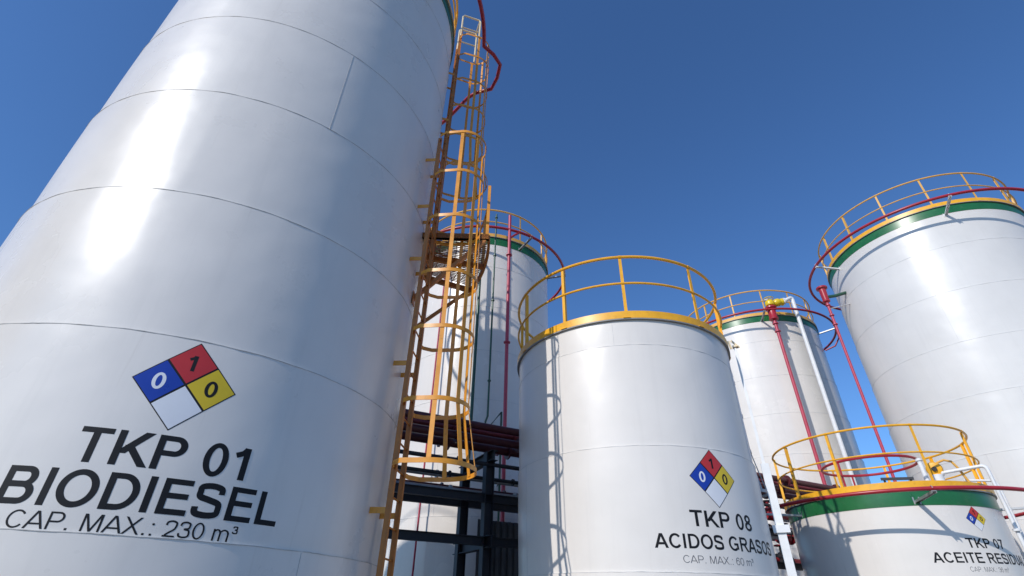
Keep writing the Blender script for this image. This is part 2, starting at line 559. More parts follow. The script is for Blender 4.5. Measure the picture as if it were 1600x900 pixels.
def make_tank(label, cx, cy, R, rim, courses, vseams, group, seed, rail_z, posts, band=None, toe=0.14, rail_mat='yellow', toe_mat='yellow',
              flange=0.04, rail_r=None, gaps=(), post_r=0.026, cone=0.10, col=(0.795, 0.742, 0.678), rough=0.25, seam_size=1.0, seam='seam_faint', tilts={}):
    t = Tank()
    rnd = random.Random(seed)
    G = -EYE                                           # ground level
    root = thing('storage_tank', label, 'storage tank', (cx, cy, EYE), group)
    t.root, t.R, t.c = root, R, Vector((cx, cy, EYE))
    edges = [G + 0.25] + [z for z in courses] + [rim]
    tilt = [rnd.uniform(0.009, 0.015) for _ in edges]
    for i, v in tilts.items():
        tilt[i] = v
    ph = [rnd.uniform(0, 6.28) for _ in range(3)]

    def course(z):
        i = 0
        while i < len(edges) - 2 and z > edges[i + 1]:
            i += 1
        return i

    def rfun(th, z, i=None):
        i = course(z) if i is None else i
        z0, z1 = edges[i], edges[i + 1]
        u = (z - (z0 + z1) / 2) / (z1 - z0)
        a = R_(th)
        r = R + tilt[i] * u * 1.3 + 0.0035 * (0.25 - u * u) * 4 - 0.0035
        r += 0.0016 * math.sin(5 * a + ph[0] + i) + 0.0010 * math.sin(11 * a + ph[1] + 2.3 * i)
        for s in vseams.get(i, ()):                   # slight peaking where the plates meet
            d = abs((th - abs(s) + 180) % 360 - 180) * PI / 180 * R
            r += (0.0055 if s < 0 else 0.0020) * math.exp(-d / 0.16)
        return r
    t.rfun = rfun
    bm = bmesh.new()
    SEG = 360
    for i in range(len(edges) - 1):
        z0, z1 = edges[i], edges[i + 1]
        rows = []
        for k in range(9):
            z = z0 + (z1 - z0) * k / 8
            rows.append([bm.verts.new(pol(rfun(a * 360 / SEG, z, i), a * 360 / SEG, z)) for a in range(SEG)])
        for A, B in zip(rows, rows[1:]):
            for a in range(SEG):
                face(bm, [A[a], B[a], B[(a + 1) % SEG], A[(a + 1) % SEG]], 0)
        # raised weld beads
        if i > 0:
            hw = 0.0065 * seam_size
            rr = [[], [], [], []]
            for a in range(SEG):
                rb = max(rfun(a, z0, i - 1), rfun(a, z0, i))
                wob = 0.0012 * math.sin(37 * R_(a) + i) + 0.0015 * rnd.random()
                dz = 0.003 * math.sin(29 * R_(a) + i * 2) * rnd.random()
                for q, (dr, h_) in enumerate(((-0.03, -hw), (0.004 * seam_size, -hw * .6), (0.0045 * seam_size, hw * .6), (-0.03, hw))):
                    rr[q].append(bm.verts.new(pol(rb + dr + wob, a, z0 + h_ + dz)))
            for A, B in zip(rr, rr[1:]):
                for a in range(SEG):
                    face(bm, [A[a], B[a], B[(a + 1) % SEG], A[(a + 1) % SEG]], 1)
        for s in vseams.get(i, ()):
            if s < 0:
                continue
            n = 14
            dth = math.degrees(0.006 * seam_size / R)
            prev = None
            for k in range(n + 1):
                z = z0 + 0.01 + (z1 - z0 - 0.02) * k / n
                j = rnd.uniform(-.15, .15) * dth
                r = rfun(s, z, i)
                row = [bm.verts.new(pol(r - 0.006, s - dth + j, z)), bm.verts.new(pol(r + 0.003, s - dth * .5 + j, z)), bm.verts.new(pol(r + 0.003, s + dth * .5 + j, z)), bm.verts.new(pol(r - 0.006, s + dth + j, z))]
                if prev:
                    for q in range(3):
                        face(bm, [prev[q], row[q], row[q + 1], prev[q + 1]], 1)
                prev = row
    obj('shell', bm, [white_shell('white_tank_enamel', seed, col, rough), M[seam]], root)
    # concrete plinth
    bm = bmesh.new()
    rev(bm, [(0.01, G + 0.25), (R + 0.35, G + 0.25), (R + 0.35, G - 0.05), (0.01, G - 0.05)], 96)
    obj('plinth', bm, M['plinth'], root)
    # cone roof
    bm = bmesh.new()
    rev(bm, [(R - 0.03, rim + 0.012), (R * 0.5, rim + 0.012 + R * 0.5 * cone), (0.05, rim + 0.012 + R * 0.96 * cone)], 96)
    obj('roof', bm, M['roof'], root)
    # top curb flange
    bm = bmesh.new()
    F = R + flange
    rev(bm, [(R - 0.05, rim - 0.008), (F, rim - 0.008), (F, rim + 0.010), (R - 0.05, rim + 0.010), (R - 0.05, rim - 0.008)], 240)
    obj('rim_flange', bm, M['steel_grey'], root)
    # painted band sheet
    if band:
        bm = bmesh.new()
        rev(bm, [(R + 0.0005, band), (R + 0.0125, band), (R + 0.0125, rim - 0.011), (R + 0.0005, rim - 0.011)], 240)
        obj('green_band', bm, M['green'], root)
    # toe board
    bm = bmesh.new()
    rev(bm, [(F - 0.010, rim + 0.013), (F - 0.002, rim + 0.013), (F - 0.002, rim + toe), (F - 0.010, rim + toe), (F - 0.010, rim + 0.013)], 240)
    obj('toeboard', bm, M[toe_mat], root)
    # handrail
    rr = rail_r or F - 0.03
    t.rr = rr
    spans = [(0, 360)] if not gaps else []
    if gaps:
        g0, g1 = gaps
        spans = [(g1, g0 + 360)]
    bm = bmesh.new()
    for a0, a1 in spans:
        if a1 - a0 >= 360:
            tube(bm, [pol(rr, a * 3, rail_z) for a in range(120)], post_r, 8, closed=True)
        else:
            n = int((a1 - a0) / 3)
            tube(bm, [pol(rr, a0 + (a1 - a0) * k / n, rail_z) for k in range(n + 1)], post_r, 8)
    rail = obj('railing', bm, M[rail_mat], root)
    bm = bmesh.new()
    mid = rim + toe + (rail_z - rim - toe) * 0.5
    for a0, a1 in spans:
        if a1 - a0 >= 360:
            tube(bm, [pol(rr, a * 3, mid) for a in range(120)], post_r * .75, 8, closed=True)
        else:
            n = int((a1 - a0) / 3)
            tube(bm, [pol(rr, a0 + (a1 - a0) * k / n, mid) for k in range(n + 1)], post_r * .75, 8)
    obj('mid_rail', bm, M[rail_mat], rail)
    for a in posts:
        bm = bmesh.new()
        o = pol(1, a, 0)
        tg = Vector((o.y, -o.x, 0))
        # angle-iron post
        p0, p1 = pol(rr, a, rim + 0.012), pol(rr, a, rail_z - post_r * .6)
        beam(bm, p0 + tg * .0, p1 + tg * .0, 0.050, 0.007, up=o)
        beam(bm, p0 - tg * .022 - o * .027, p1 - tg * .022 - o * .027, 0.006, 0.046, up=o)
        box(bm, p0 + Vector((0, 0, .006)), (0.11, 0.07, 0.010), (tg, o, Vector((0, 0, 1))))
        for sx in (-.038, .038):
            lathe_pts(bm, p0 + tg * sx + Vector((0, 0, .010)), (0, 0, 1), [(0, .011), (.012, .011)], 6)
        for zz, k_ in ((rail_z, 1.0), (mid, .75)):
            tube(bm, [pol(rr, a, zz) - tg * .022, pol(rr, a, zz) + tg * .022], post_r * k_ + .004, 8)
        obj('post', bm, M[rail_mat], rail)
    return t


def word_line(t, name, text, th0, th1, z0, h, w, mat='black'):
    """one line of lettering; every word is a part of its own"""
    total = sum(glyph(c, w)[0] for c in text)
    x = 0.0
    for word in text.split(' '):
        wd = sum(glyph(c, w)[0] for c in word)
        bm = bmesh.new()
        write(bm, word, th0 + (th1 - th0) * x / total, th0 + (th1 - th0) * (x + wd) / total, z0, h, w, t.rfun)
        fix_out(bm)
        obj(name, bm, M[mat], t.root, smooth=False)
        x += wd + glyph(' ', w)[0]


def hazard_diamond(t, th, z, half, digits=('0', '1', '0')):
    """four-colour diamond label, half = half its diagonal"""
    R = t.R
    bm = bmesh.new()
    quad_on_wall(bm, [(0, z - half), (half, z), (0, z + half), (-half, z)], t.rfun, R, th, 0.0012, 20)
    fix_out(bm)
    base = obj('hazard_diamond', bm, M['black'], t.root, smooth=False)
    q = half / 2
    g = half * 0.030
    for nm, mat, u, v in (('red_square', 'dred', 0, q), ('blue_square', 'dblue', -q, 0), ('yellow_square', 'dyellow', q, 0), ('white_square', 'dwhite', 0, -q)):
        bm = bmesh.new()
        s = q - g
        quad_on_wall(bm, [(u, z + v - s), (u + s, z + v), (u, z + v + s), (u - s, z + v)], t.rfun, R, th, 0.0022, 10)
        fix_out(bm)
        obj(nm, bm, M[mat], base, smooth=False)
    hh = half * 0.36
    for d, u, v, m in ((digits[0], -q, 0, 'dwhite'), (digits[1], 0, q, 'black'), (digits[2], q, 0, 'black')):
        bm = bmesh.new()
        wd = hh * 0.80
        c = th - math.degrees(u / R)
        a = math.degrees(wd / 2 / R)
        write(bm, d, c + a, c - a, z + v - hh / 2, hh, 0.20, t.rfun, lift=0.0031)
        fix_out(bm)
        obj('numeral', bm, M[m], base, smooth=False)


CSP = 1.545
A_courses = [-1.12, 0.442, 2.046, 3.657, 5.281, 6.932, 8.490, 10.005]
BIG = 'white storage tanks'
TA = make_tank('huge white tank in the foreground marked TKP 01 BIODIESEL with glossy sun glare', -3.995, 6.337, 2.516, 11.162, A_courses,
               {1: (121.0, 0, 240), 2: (-215,), 3: (-100,), 4: (-169.3, 60), 5: (141.4, 20), 6: (-184.5, 70), 7: (230,)}, BIG, 11, 12.42,
               [74 - 15 + 24 * k for k in range(15)], band=10.87, seam='seam', rough=0.275, seam_size=0.7, tilts={3: .022, 4: .022, 5: .012})
word_line(TA, 'tank_code', 'TKP 01', 165.0, 135.2, 0.924, 0.266, 0.184)
word_line(TA, 'product_word', 'BIODIESEL', 173.2, 128.0, 0.608, 0.262, 0.184)
word_line(TA, 'capacity_text', 'CAP. MAX.: 230 m^', 169.6, 134.8, 0.455, 0.117, 0.115)
hazard_diamond(TA, 152.0, 1.626, 0.399)

TB = make_tank('shorter white tank marked TKP 08 ACIDOS GRASOS with bright yellow railing', 2.073, 8.713, 1.90, 3.923, [-1.05, 0.46, 1.965, 3.49],
               {0: (140,), 1: (118, 260), 2: (250, 40), 3: (125, 262), 4: (195,)}, BIG, 23, 5.132,
               [-172.2, -141.6, -110, -75, -40, -5, 32, 68, 106, 149.7], flange=0.045, rail_r=1.925, rough=0.33, seam_size=.5)
word_line(TB, 'tank_code', 'TKP 08', 173.2, 142.2, 0.972, 0.190, 0.185)
word_line(TB, 'product_word', 'ACIDOS GRASOS', 187.8, 127.5, 0.720, 0.163, 0.185)
word_line(TB, 'capacity_text', 'CAP. MAX.: 60 m^', 178.2, 146.2, 0.563, 0.082, 0.10, 'grey_letter')
hazard_diamond(TB, 159.3, 1.580, 0.373)

TC = make_tank('tall white tank with green band behind the orange caged ladder', -1.037, 15.568, 2.335, 10.726, [-1.0, .5, 2.0, 3.5, 5.0, 6.5, 8.0, 9.5],
               {2: (150,), 3: (200,), 4: (170,), 5: (140,)}, BIG, 31, 11.936, [-3 + 30 * k for k in range(12)], band=10.42, rail_mat='yellow_faded', post_r=0.030, toe_mat='yellow_faded', flange=0.05)
TD = make_tank('middle tank right of TKP 08, with red and white pipes down its front', 11.047, 20.65, 2.752, 10.649,
               [-1.0, .5, 2.0, 3.5, 5.0, 6.5, 8.0, 9.5], {3: (170,), 4: (200,)}, BIG, 43, 11.868, [139.4 + 24.9 * k for k in range(14)],
               band=10.38, rail_mat='yellow_faded', post_r=0.030, toe_mat='yellow_faded', flange=0.05)
TE = make_tank('big white tank cut by the right edge with green rim and red ring pipe', 14.295, 13.928, 2.813, 10.754,
               [-.95, .55, 2.05, 3.55, 4.99, 6.43, 7.93, 9.36], {2: (200,), 3: (240,), 4: (215,), 5: (190,), 6: (228,)}, BIG, 57, 11.961, [-176 + 24 * k for k in range(15)],
               band=10.47, rail_mat='yellow_faded', toe_mat='yellow', flange=0.05, rough=0.30, seam_size=.8, col=(0.72, 0.69, 0.645))
TG = make_tank('low white tank marked TKP 07 ACEITE RESIDUAL with broad green band and yellow railing', 8.346, 11.868, 1.916, 2.144, [-1.0, 0.53],
               {0: (150,), 1: (100,)}, BIG, 61, 3.387, [-174, 145, -128, -95, -62, 112, 78, 45, 10, -26], band=1.864, toe=0.153, flange=0.047, rail_r=1.938, cone=0.17, post_r=0.023)
word_line(TG, 'tank_code', 'TKP 07', 181.9, 157.6, 1.151, 0.160, 0.185)
word_line(TG, 'product_word', 'ACEITE RESIDUAL', 201.0, 138.5, 0.910, 0.166, 0.185)
word_line(TG, 'capacity_text', 'CAP. MAX.: 36 m^', 185.5, 162.5, 0.776, 0.074, 0.10, 'grey_letter')
hazard_diamond(TG, 169.7, 1.642, 0.214)
TX = make_tank('unseen tall white tank left of TKP 01, added for its curved shadow', -12.95, 0.60, 2.42, 11.05, [-1.0, .5, 2.0, 3.5, 5.0, 6.5, 8.0, 9.5], {}, BIG, 83, 12.4,  # out of view, added to throw the curved shadow behind the ladder
               [-10 + 30 * k for k in range(12)], band=10.87, flange=0.05)
TH = make_tank('far white tank of which only the pale railing shows above the rim of TKP 08', 6.55, 22.6, 2.6, 10.70, [-1.0, .5, 2.0, 3.5, 5.0, 6.5, 8.0, 9.5], {}, BIG, 71, 11.9,
               [-10 + 30 * k for k in range(12)], band=10.4, rail_mat='yellow_faded', post_r=0.030, toe_mat='yellow_faded', flange=0.05)


# ------------------------------------------------------------------ cooling ring pipes with brackets and risers
def ring_pipe(t, label, r, z, rad, arms, arm_drop=0.14, path=None, mat='red', group='red cooling ring pipes round the tank tops', name='cooling_ring_pipe', arm_mat='galv'):
    root = thing(name, label, 'pipe', (t.c.x, t.c.y, EYE), group)
    bm = bmesh.new()
    if path:
        tube(bm, path, rad, 10, closed=True)
    else:
        tube(bm, [pol(r, a * 2.5, z) for a in range(144)], rad, 10, closed=True)
    obj('ring', bm, M[mat], root)
    for a in arms:
        bm = bmesh.new()
        o = pol(1, a, 0)
        tg = Vector((o.y, -o.x, 0))
        p0, p1 = pol(t.R - 0.01, a, z - arm_drop), pol(r + 0.05, a, z - rad - 0.012)
        d = (p1 - p0).normalized()
        n = tg.cross(d).normalized()
        # channel: web plus two lips
        beam(bm, p0, p1, 0.072, 0.007, up=n)
        for s in (-1, 1):
            beam(bm, p0 + tg * (s * .034) - n * .020, p1 + tg * (s * .034) - n * .020, 0.006, 0.034, up=n)
        box(bm, pol(t.R + 0.006, a, z - arm_drop), (0.12, 0.012, 0.13), (tg, o, Vector((0, 0, 1))))
        # U-bolt
        q = pol(r, a, z)
        tube(bm, [q + o * (rad + .008) * math.cos(x) + Vector((0, 0, 1)) * (rad + .008) * math.sin(x) for x in [PI * k / 8 for k in range(9)]], 0.006, 6)
        obj('bracket', bm, M[arm_mat], root)
    return root


# TKP 01: the ring steps out round the ladder cage
pa = []
for k in range(100):
    th = 84 + (402 - 84) * k / 99
    pa.append(pol(3.245, th, 11.08))
pa += [pol(3.27, 58, 11.08), pol(3.38, 62, 11.08), pol(3.68, 66.5, 11.08), pol(3.71, 72, 11.08), pol(3.69, 77.5, 11.08), pol(3.49, 81, 11.08)]
ring_pipe(TA, 'dark red pipe kinking round the top of the caged ladder on TKP 01', 3.245, 11.08, 0.045, [110, 182, 254, 326], path=pa)
ring_C = ring_pipe(TC, 'red ring pipe with a straight riser on the tall tank behind the ladder', 2.981, 10.644, 0.046, [147, 97, 20, -69, -141])
ring_D = ring_pipe(TD, 'red ring pipe round the middle tank with the yellow valve', 3.442, 10.555, 0.046, [-166, 127, 60, 5, -65, -110])
ring_E = ring_pipe(TE, 'red ring pipe curving round the big tank at the right edge', 3.505, 10.63, 0.046, [-155.5, -83.5, -11.5, 60.5, 132.5], arm_drop=0.2, arm_mat='white')
ring_G = ring_pipe(TG, 'red ring pipe just under the yellow toeboard of TKP 07', 2.755, 2.006, 0.036, [-162, -92, -16, 56, 128], arm_drop=0.06)


def flange_ring(bm, p, axis, r, t=0.03):
    lathe_pts(bm, Vector(p) - Vector(axis).normalized() * t / 2, axis, [(0, r * .96), (0, r), (t, r), (t, r * .96)], 16)


def riser(parent, name, pts, rad, mat, flanges=()):
    bm = bmesh.new()
    tube(bm, pts, rad, 12)
    for p in flanges:
        flange_ring(bm, p, (0, 0, 1), rad * 1.9)
    return obj(name, bm, M[mat], parent)


G0 = -EYE
# riser of the ladder-side tank, with a stub to the ring
riser(ring_C, 'riser', [pol(2.98, 162, G0), pol(2.98, 162, 11.25)], 0.05, 'red_pink', [pol(2.98, 162, z) for z in (9.6, 6.5, 3.5, 0.5)])
riser(ring_C, 'feed_stub', [pol(2.98, 162, 10.28), pol(2.98, 158, 10.5), pol(2.98, 155, 10.64)], 0.036, 'red')
# feed of the middle tank's ring
riser(ring_D, 'riser', [pol(3.44, 128, 10.55), pol(3.44, 128, 10.0), pol(3.2, 127, 9.7), pol(2.8, 127, 9.6)], 0.03, 'red')
riser(ring_E, 'riser', [pol(3.505, 60, G0), pol(3.505, 60, 10.63)], 0.05, 'red_pink')
riser(ring_G, 'riser', [pol(2.755, 20, G0), pol(2.755, 20, 2.0)], 0.05, 'red')

# small spray ring over the roof of TKP 07
rg = thing('spray_ring', 'small red spray ring standing over the roof of TKP 07 inside its railing', 'pipe', (TG.c.x, TG.c.y, EYE))
bm = bmesh.new()
tube(bm, [pol(0.95, a * 6, 3.03) for a in range(60)], 0.030, 8, closed=True)
obj('ring', bm, M['red'], rg)
for a in (-110, 10, 130):
    bm = bmesh.new()
    tube(bm, [pol(0.95, a, 3.02), pol(0.95, a, 2.32)], 0.022, 8)
    flange_ring(bm, pol(0.95, a, 2.35), (0, 0, 1), 0.06, 0.02)
    obj('leg', bm, M['red'], rg)


# ------------------------------------------------------------------ caged ladders
def caged_ladder(label, t, th, off, half, z0, z1, hoops, flare_n, name='caged_ladder', mat='ladder', depth=0.80, wide=0.37, group='caged ladders', brackets=(), ext=None, bar_w=0.055):
    root = thing(name, label, 'ladder', (t.c.x, t.c.y, EYE), group)
    o = pol(1, th, 0)
    tg = Vector((o.y, -o.x, 0))

    def P(a, b, z):
        return o * (t.R + b) + tg * a + Vector((0, 0, z))
    for s in (-1, 1):
        bm = bmesh.new()
        beam(bm, P(s * half, off, z0), P(s * half, off, z1), 0.062, 0.010, up=tg)
        beam(bm, P(s * (half - .004), off + .030, z0), P(s * (half - .004), off + .030, z1), 0.008, 0.050, up=tg)
        obj('side_rail', bm, M['ladder_shade' if mat == 'ladder' else mat], root)
    k = 0
    z = z0 + 0.25
    while z < z1 - 0.05:
        bm = bmesh.new()
        tube(bm, [P(-half, off, z), P(half, off, z)], 0.011, 8)
        obj('rung', bm, M['ladder_shade' if mat == 'ladder' else mat], root)
        z += 0.305
    # hoops: flat bars, U-shaped, flared at the bottom
    bars = {a: [] for a in (-88, -42, 0, 42, 88)}
    for i, hz in enumerate(hoops):
        f = 1.0 if i >= flare_n else 1.0 + 0.30 * (flare_n - i) / flare_n
        w = wide * f
        dp = depth * (1 + (f - 1) * .55)
        cy_ = off + dp - w
        pts, side = [P(-half, off, hz), P(-half - (w - half) * .55, off + .03, hz), P(-w * .97, off + .14, hz)], [-o, (-o - tg), -tg]
        for q in range(0, 25):
            a = R_(-98 + 196 * q / 24)
            pts.append(P(w * math.sin(a), cy_ + w * math.cos(a), hz))
            side.append(tg * math.sin(a) + o * math.cos(a))
        pts += [P(w * .97, off + .14, hz), P(half + (w - half) * .55, off + .03, hz), P(half, off, hz)]
        side += [tg, tg - o, -o]
        bm = bmesh.new()
        strip(bm, pts, 0.055, 0.008, side)
        obj('cage_hoop', bm, M[mat], root)
        for a in bars:
            ww = w - 0.010
            bars[a].append((P(ww * math.sin(R_(a)), cy_ + ww * math.cos(R_(a)), hz), tg * math.sin(R_(a)) + o * math.cos(R_(a))))
    for a, pp in bars.items():
        bm = bmesh.new()
        for (p, s), (q, s2) in zip(pp, pp[1:]):
            beam(bm, p, q, bar_w, 0.007, up=s)
        obj('cage_bar', bm, M[mat], root)
    for bz in brackets:
        for s in (-1, 1):
            bm = bmesh.new()
            beam(bm, P(s * half, off, bz), P(s * half, -0.02, bz), 0.008, 0.065)
            obj('standoff_bracket', bm, M[mat], root)
    return root, P


# TKP 01, lower flight
low, PL = caged_ladder('long orange caged ladder up the side of TKP 01, lower flight with flared bottom hoop', TA, 94.8, 0.195, 0.192, G0, 6.99,
                       [1.406, 2.163, 3.147, 4.036, 5.054, 6.0, 6.926], 1, brackets=(-.6, 0.94, 2.7, 4.37, 5.4, 6.45), depth=0.79)
# upper flight, starting on the rest platform
up_, PU = caged_ladder('upper orange caged ladder of TKP 01 rising from the rest platform to the roof', TA, 72.0, 0.156, 0.195, 5.21, 12.2,
                       [7.33, 8.27, 9.2, 10.14, 11.08, 11.9], 1, brackets=(5.7, 7.3, 8.8, 10.4))
for s in (-1, 1):
    bm = bmesh.new()
    tube(bm, [PU(s * .19, .16, 12.0), PU(s * .19, .16, 12.88), PU(s * .19, .20, 12.95), PU(s * .19, .58, 12.95), PU(s * .19, .62, 12.88), PU(s * .19, .62, 11.7)], 0.024, 8)
    tube(bm, [PU(s * .19, .16, 12.4), PU(s * .19, .62, 12.4)], 0.018, 8)
    obj('grab_rail', bm, M['cream'], up_)
bm = bmesh.new()
tube(bm, [PU(-.19, .60, 12.93), PU(.19, .60, 12.93)], 0.021, 8)
obj('grab_crossbar', bm, M['cream'], up_)

# rest platform
pf = thing('rest_platform', 'orange steel rest platform halfway up the ladder of TKP 01, seen from below', 'platform', (TA.c.x, TA.c.y, EYE))
ZP = 5.2
ri, ro = 2.54, 3.60
a0, a1, ah = 63.0, 89.5, 89.5
bm = bmesh.new()
for k in range(30):                                   # grating bars run outwards
    a = a0 + 1.0 + (ah - a0 - 2) * k / 29
    beam(bm, pol(ri + .03, a, ZP + .02), pol(ro - .03, a, ZP + .02), 0.006, 0.022)
for k in range(7):
    r = ri + .12 + (ro - ri - .24) * k / 6
    for j in range(4):
        b0, b1 = a0 + .5 + (ah - a0 - 1) * j / 4, a0 + .5 + (ah - a0 - 1) * (j + 1) / 4
        beam(bm, pol(r, b0, ZP + .012), pol(r, b1, ZP + .012), 0.010, 0.012)
obj('grating', bm, M['grating_shade'], pf, smooth=False)
bm = bmesh.new()
for a in (a0, (a0 + ah) / 2, ah, a1):
    beam(bm, pol(ri - .03, a, ZP - .05), pol(ro, a, ZP - .05), 0.055, 0.10)
n = 7
for r in (ri + .03, ro):
    for j in range(n):
        beam(bm, pol(r, a0 + (a1 - a0) * j / n, ZP - .048), pol(r, a0 + (a1 - a0) * (j + 1) / n, ZP - .048), 0.045, 0.094)
obj('frame', bm, M['ladder_shade'], pf, smooth=False)
for a in (a0 + .3, a1 - .3):
    bm = bmesh.new()
    beam(bm, pol(2.50, a, ZP - 1.27), pol(ro - .06, a, ZP - .10), 0.06, 0.06)
    box(bm, pol(2.525, a, ZP - 1.25), (.14, .014, .2), (Vector((pol(1, a, 0).y, -pol(1, a, 0).x, 0)), pol(1, a, 0), Vector((0, 0, 1))))
    obj('brace', bm, M['ladder_shade'], pf, smooth=False)
bm = bmesh.new()
for zz, rr_ in ((1.09, .022), (.57, .017)):
    tube(bm, [pol(ri + .25, a0, ZP + zz), pol(ro - .03, a0, ZP + zz)] + [pol(ro - .03, a0 + (a1 - a0) * k / 6, ZP + zz) for k in range(1, 7)], rr_, 8)
prl = obj('railing', bm, M['ladder'], pf)
for r, a in ((ri + .25, a0), (ro - .03, a0), (ro - .03, (a0 + a1) / 2), (ro - .03, a1)):
    bm = bmesh.new()
    o = pol(1, a, 0)
    beam(bm, pol(r, a, ZP - .06), pol(r, a, ZP + 1.09), 0.05, 0.05, up=o)
    obj('post', bm, M['ladder'], prl, smooth=False)

# TKP 08's own ladder, mostly hidden behind it
lb, PB = caged_ladder('white caged ladder mostly hidden behind the right side of TKP 08', TB, 63.5, 0.17, 0.2, G0, 5.0, [1.95, 2.7, 3.4, 4.1, 4.7], 1, mat='galv', brackets=(.5, 2.0, 3.4))


# ------------------------------------------------------------------ pipework on the tanks
def pipe_thing(name, label, pts, rad, mat, cat='pipe', group=None, base=None, flanges=(), bends=0.0):
    """free pipe; pts from the eye level, world x/y"""
    p0 = Vector(base if base else pts[0]) + Vector((0, 0, EYE))
    root = thing(name, label, cat, p0, group)
    off = Vector((p0.x, p0.y, p0.z - EYE))
    bm = bmesh.new()
    P = [Vector(p) - off for p in pts]
    if bends > 0:
        Q = [P[0]]
        for a, b, c in zip(P, P[1:], P[2:]):
            d0, d1 = (a - b), (c - b)
            l = min(bends, d0.length * .48, d1.length * .48)
            s, e = b + d0.normalized() * l, b + d1.normalized() * l
            for k in range(7):
                t = k / 6
                Q.append(s * (1 - t) ** 2 + b * 2 * t * (1 - t) + e * t * t)
        Q.append(P[-1])
        P = Q
    tube(bm, P, rad, 12)
    obj('pipe_run', bm, M[mat], root)
    for f, ax in flanges:
        bm = bmesh.new()
        flange_ring(bm, Vector(f) - off, ax, rad * 1.8, 0.035)
        obj('flange', bm, M[mat], root)
    return root, off


def W(t, r, th, z):
    p = pol(r, th, z)
    return Vector((t.c.x + p.x, t.c.y + p.y, z))


# green conduit with a zigzag on the ladder-side tank
pipe_thing('green_pipe', 'thin green pipe with a zigzag offset on the tall tank behind the ladder', [W(TC, 2.70, 162.3, G0), W(TC, 2.70, 162.3, 4.55), W(TC, 2.70, 171.3, 3.98), W(TC, 2.70, 171.3, 4.25), W(TC, 2.70, 170.2, 4.4), W(TC, 2.70, 170.2, 11.45)], 0.028, 'green_dark', group='small pipes on the tall tank',
           flanges=[(W(TC, 2.70, 170.2, z), (0, 0, 1)) for z in (11.3, 9.7, 8.0, 5.4)])
pipe_thing('green_pipe', 'dark green pipe left of the zigzag one on the tall tank behind the ladder', [W(TC, 2.62, 179.5, 3.3), W(TC, 2.62, 179.5, 9.6), W(TC, 2.36, 179.5, 9.75)], 0.045, 'green_dark', group='small pipes on the tall tank')
pipe_thing('red_conduit', 'thin magenta red conduit on the sunlit left of the tank behind the ladder', [W(TC, 2.60, 205.5, G0), W(TC, 2.60, 205.5, 9.3), W(TC, 2.36, 205.5, 9.4)], 0.024, 'red_pink', group='small pipes on the tall tank')

# foam chamber and riser by the right-hand tank
fr, foff = pipe_thing('foam_riser', 'straight red riser with flared chamber beside the big right edge tank', [W(TE, 3.505, -79.6, G0), W(TE, 3.505, -79.6, 9.25)], 0.042, 'red_pink', flanges=[(W(TE, 3.505, -79.6, z), (0, 0, 1)) for z in (9.1, 8.7, 8.35)])
q = W(TE, 3.505, -79.6, 9.2) - foff
bm = bmesh.new()
lathe_pts(bm, q, (0, 0, 1), [(0, .05), (.04, .115), (.08, .12), (.10, .10), (.52, .115), (.56, .175), (.61, .18), (.63, .16)], 20)
obj('foam_chamber', bm, M['red'], fr)
bm = bmesh.new()
e0, e1 = W(TE, 3.505, -79.6, 9.42) - foff, W(TE, 2.80, -79.6, 9.55) - foff
tube(bm, [e0, e0.lerp(e1, .5) + Vector((0, 0, -.03)), e1], 0.055, 12)
obj('inlet_elbow', bm, M['green_dark'], fr)
bm = bmesh.new()
e0, e1 = W(TE, 3.52, -79.6, 8.95) - foff, W(TE, 2.79, -79.6, 9.1) - foff
beam(bm, e0, e1, 0.06, 0.008)
obj('bracket', bm, M['white'], fr)

# the middle tank's red riser with valve head, and the white pipe over the top
vr, voff = pipe_thing('foam_riser', 'red riser with yellow valve head on the middle tank right of TKP 08', [W(TD, 3.30, -171.4, G0), W(TD, 3.30, -171.4, 10.15)], 0.062, 'red_pink', flanges=[(W(TD, 3.30, -171.4, z), (0, 0, 1)) for z in (9.95, 9.6)])
q = W(TD, 3.30, -171.4, 10.1) - voff
bm = bmesh.new()
lathe_pts(bm, q, (0, 0, 1), [(0, .07), (.04, .17), (.10, .18), (.14, .15), (.50, .16), (.54, .22), (.60, .22), (.63, .1)], 18)
obj('foam_chamber', bm, M['red'], vr)
bm = bmesh.new()
lathe_pts(bm, q + Vector((0.02, 0, .64)), (0, 0, 1), [(0, .10), (.05, .17), (.16, .19), (.26, .15), (.32, .06)], 16)
lathe_pts(bm, q + Vector((0.16, -.02, .80)), (1, -.1, .15), [(0, .09), (.08, .16), (.20, .17), (.28, .13), (.34, .15), (.38, .15)], 16)
for k in range(5):
    a = k * 72
    beam(bm, q + Vector((0.02, 0, 1.02)), q + Vector((0.02 + .17 * math.cos(R_(a)), .17 * math.sin(R_(a)), 1.02)), .02, .014)
tube(bm, [q + Vector((.02 + .18 * math.cos(2 * PI * k / 20), .18 * math.sin(2 * PI * k / 20), 1.02)) for k in range(20)], .016, 6, closed=True)
obj('valve', bm, M['dyellow'], vr)
wp = [W(TD, 3.22, 178.6, 10.98), W(TD, 3.22, 175.0, 11.12), W(TD, 3.22, 169.6, 11.28), W(TD, 3.22, 169.6, G0)]
pipe_thing('white_pipe', 'white pipe bending over and down the front of the middle tank', wp, 0.078, 'white', bends=0.14,
           flanges=[(wp[0], Vector((1, 0, .1))), (W(TD, 3.22, 177, 11.05), Vector((1, 0, .1)))])
for k, th in enumerate((164.8, 162.6)):
    pipe_thing('green_pipe', ('left' if k == 0 else 'right') + ' one of two thin green pipes running down right of the white pipe', [W(TD, 2.95, th, G0), W(TD, 2.95, th, 10.2)], 0.026 + .006 * k, 'green_dark', group='two thin green pipes beside the white pipe')
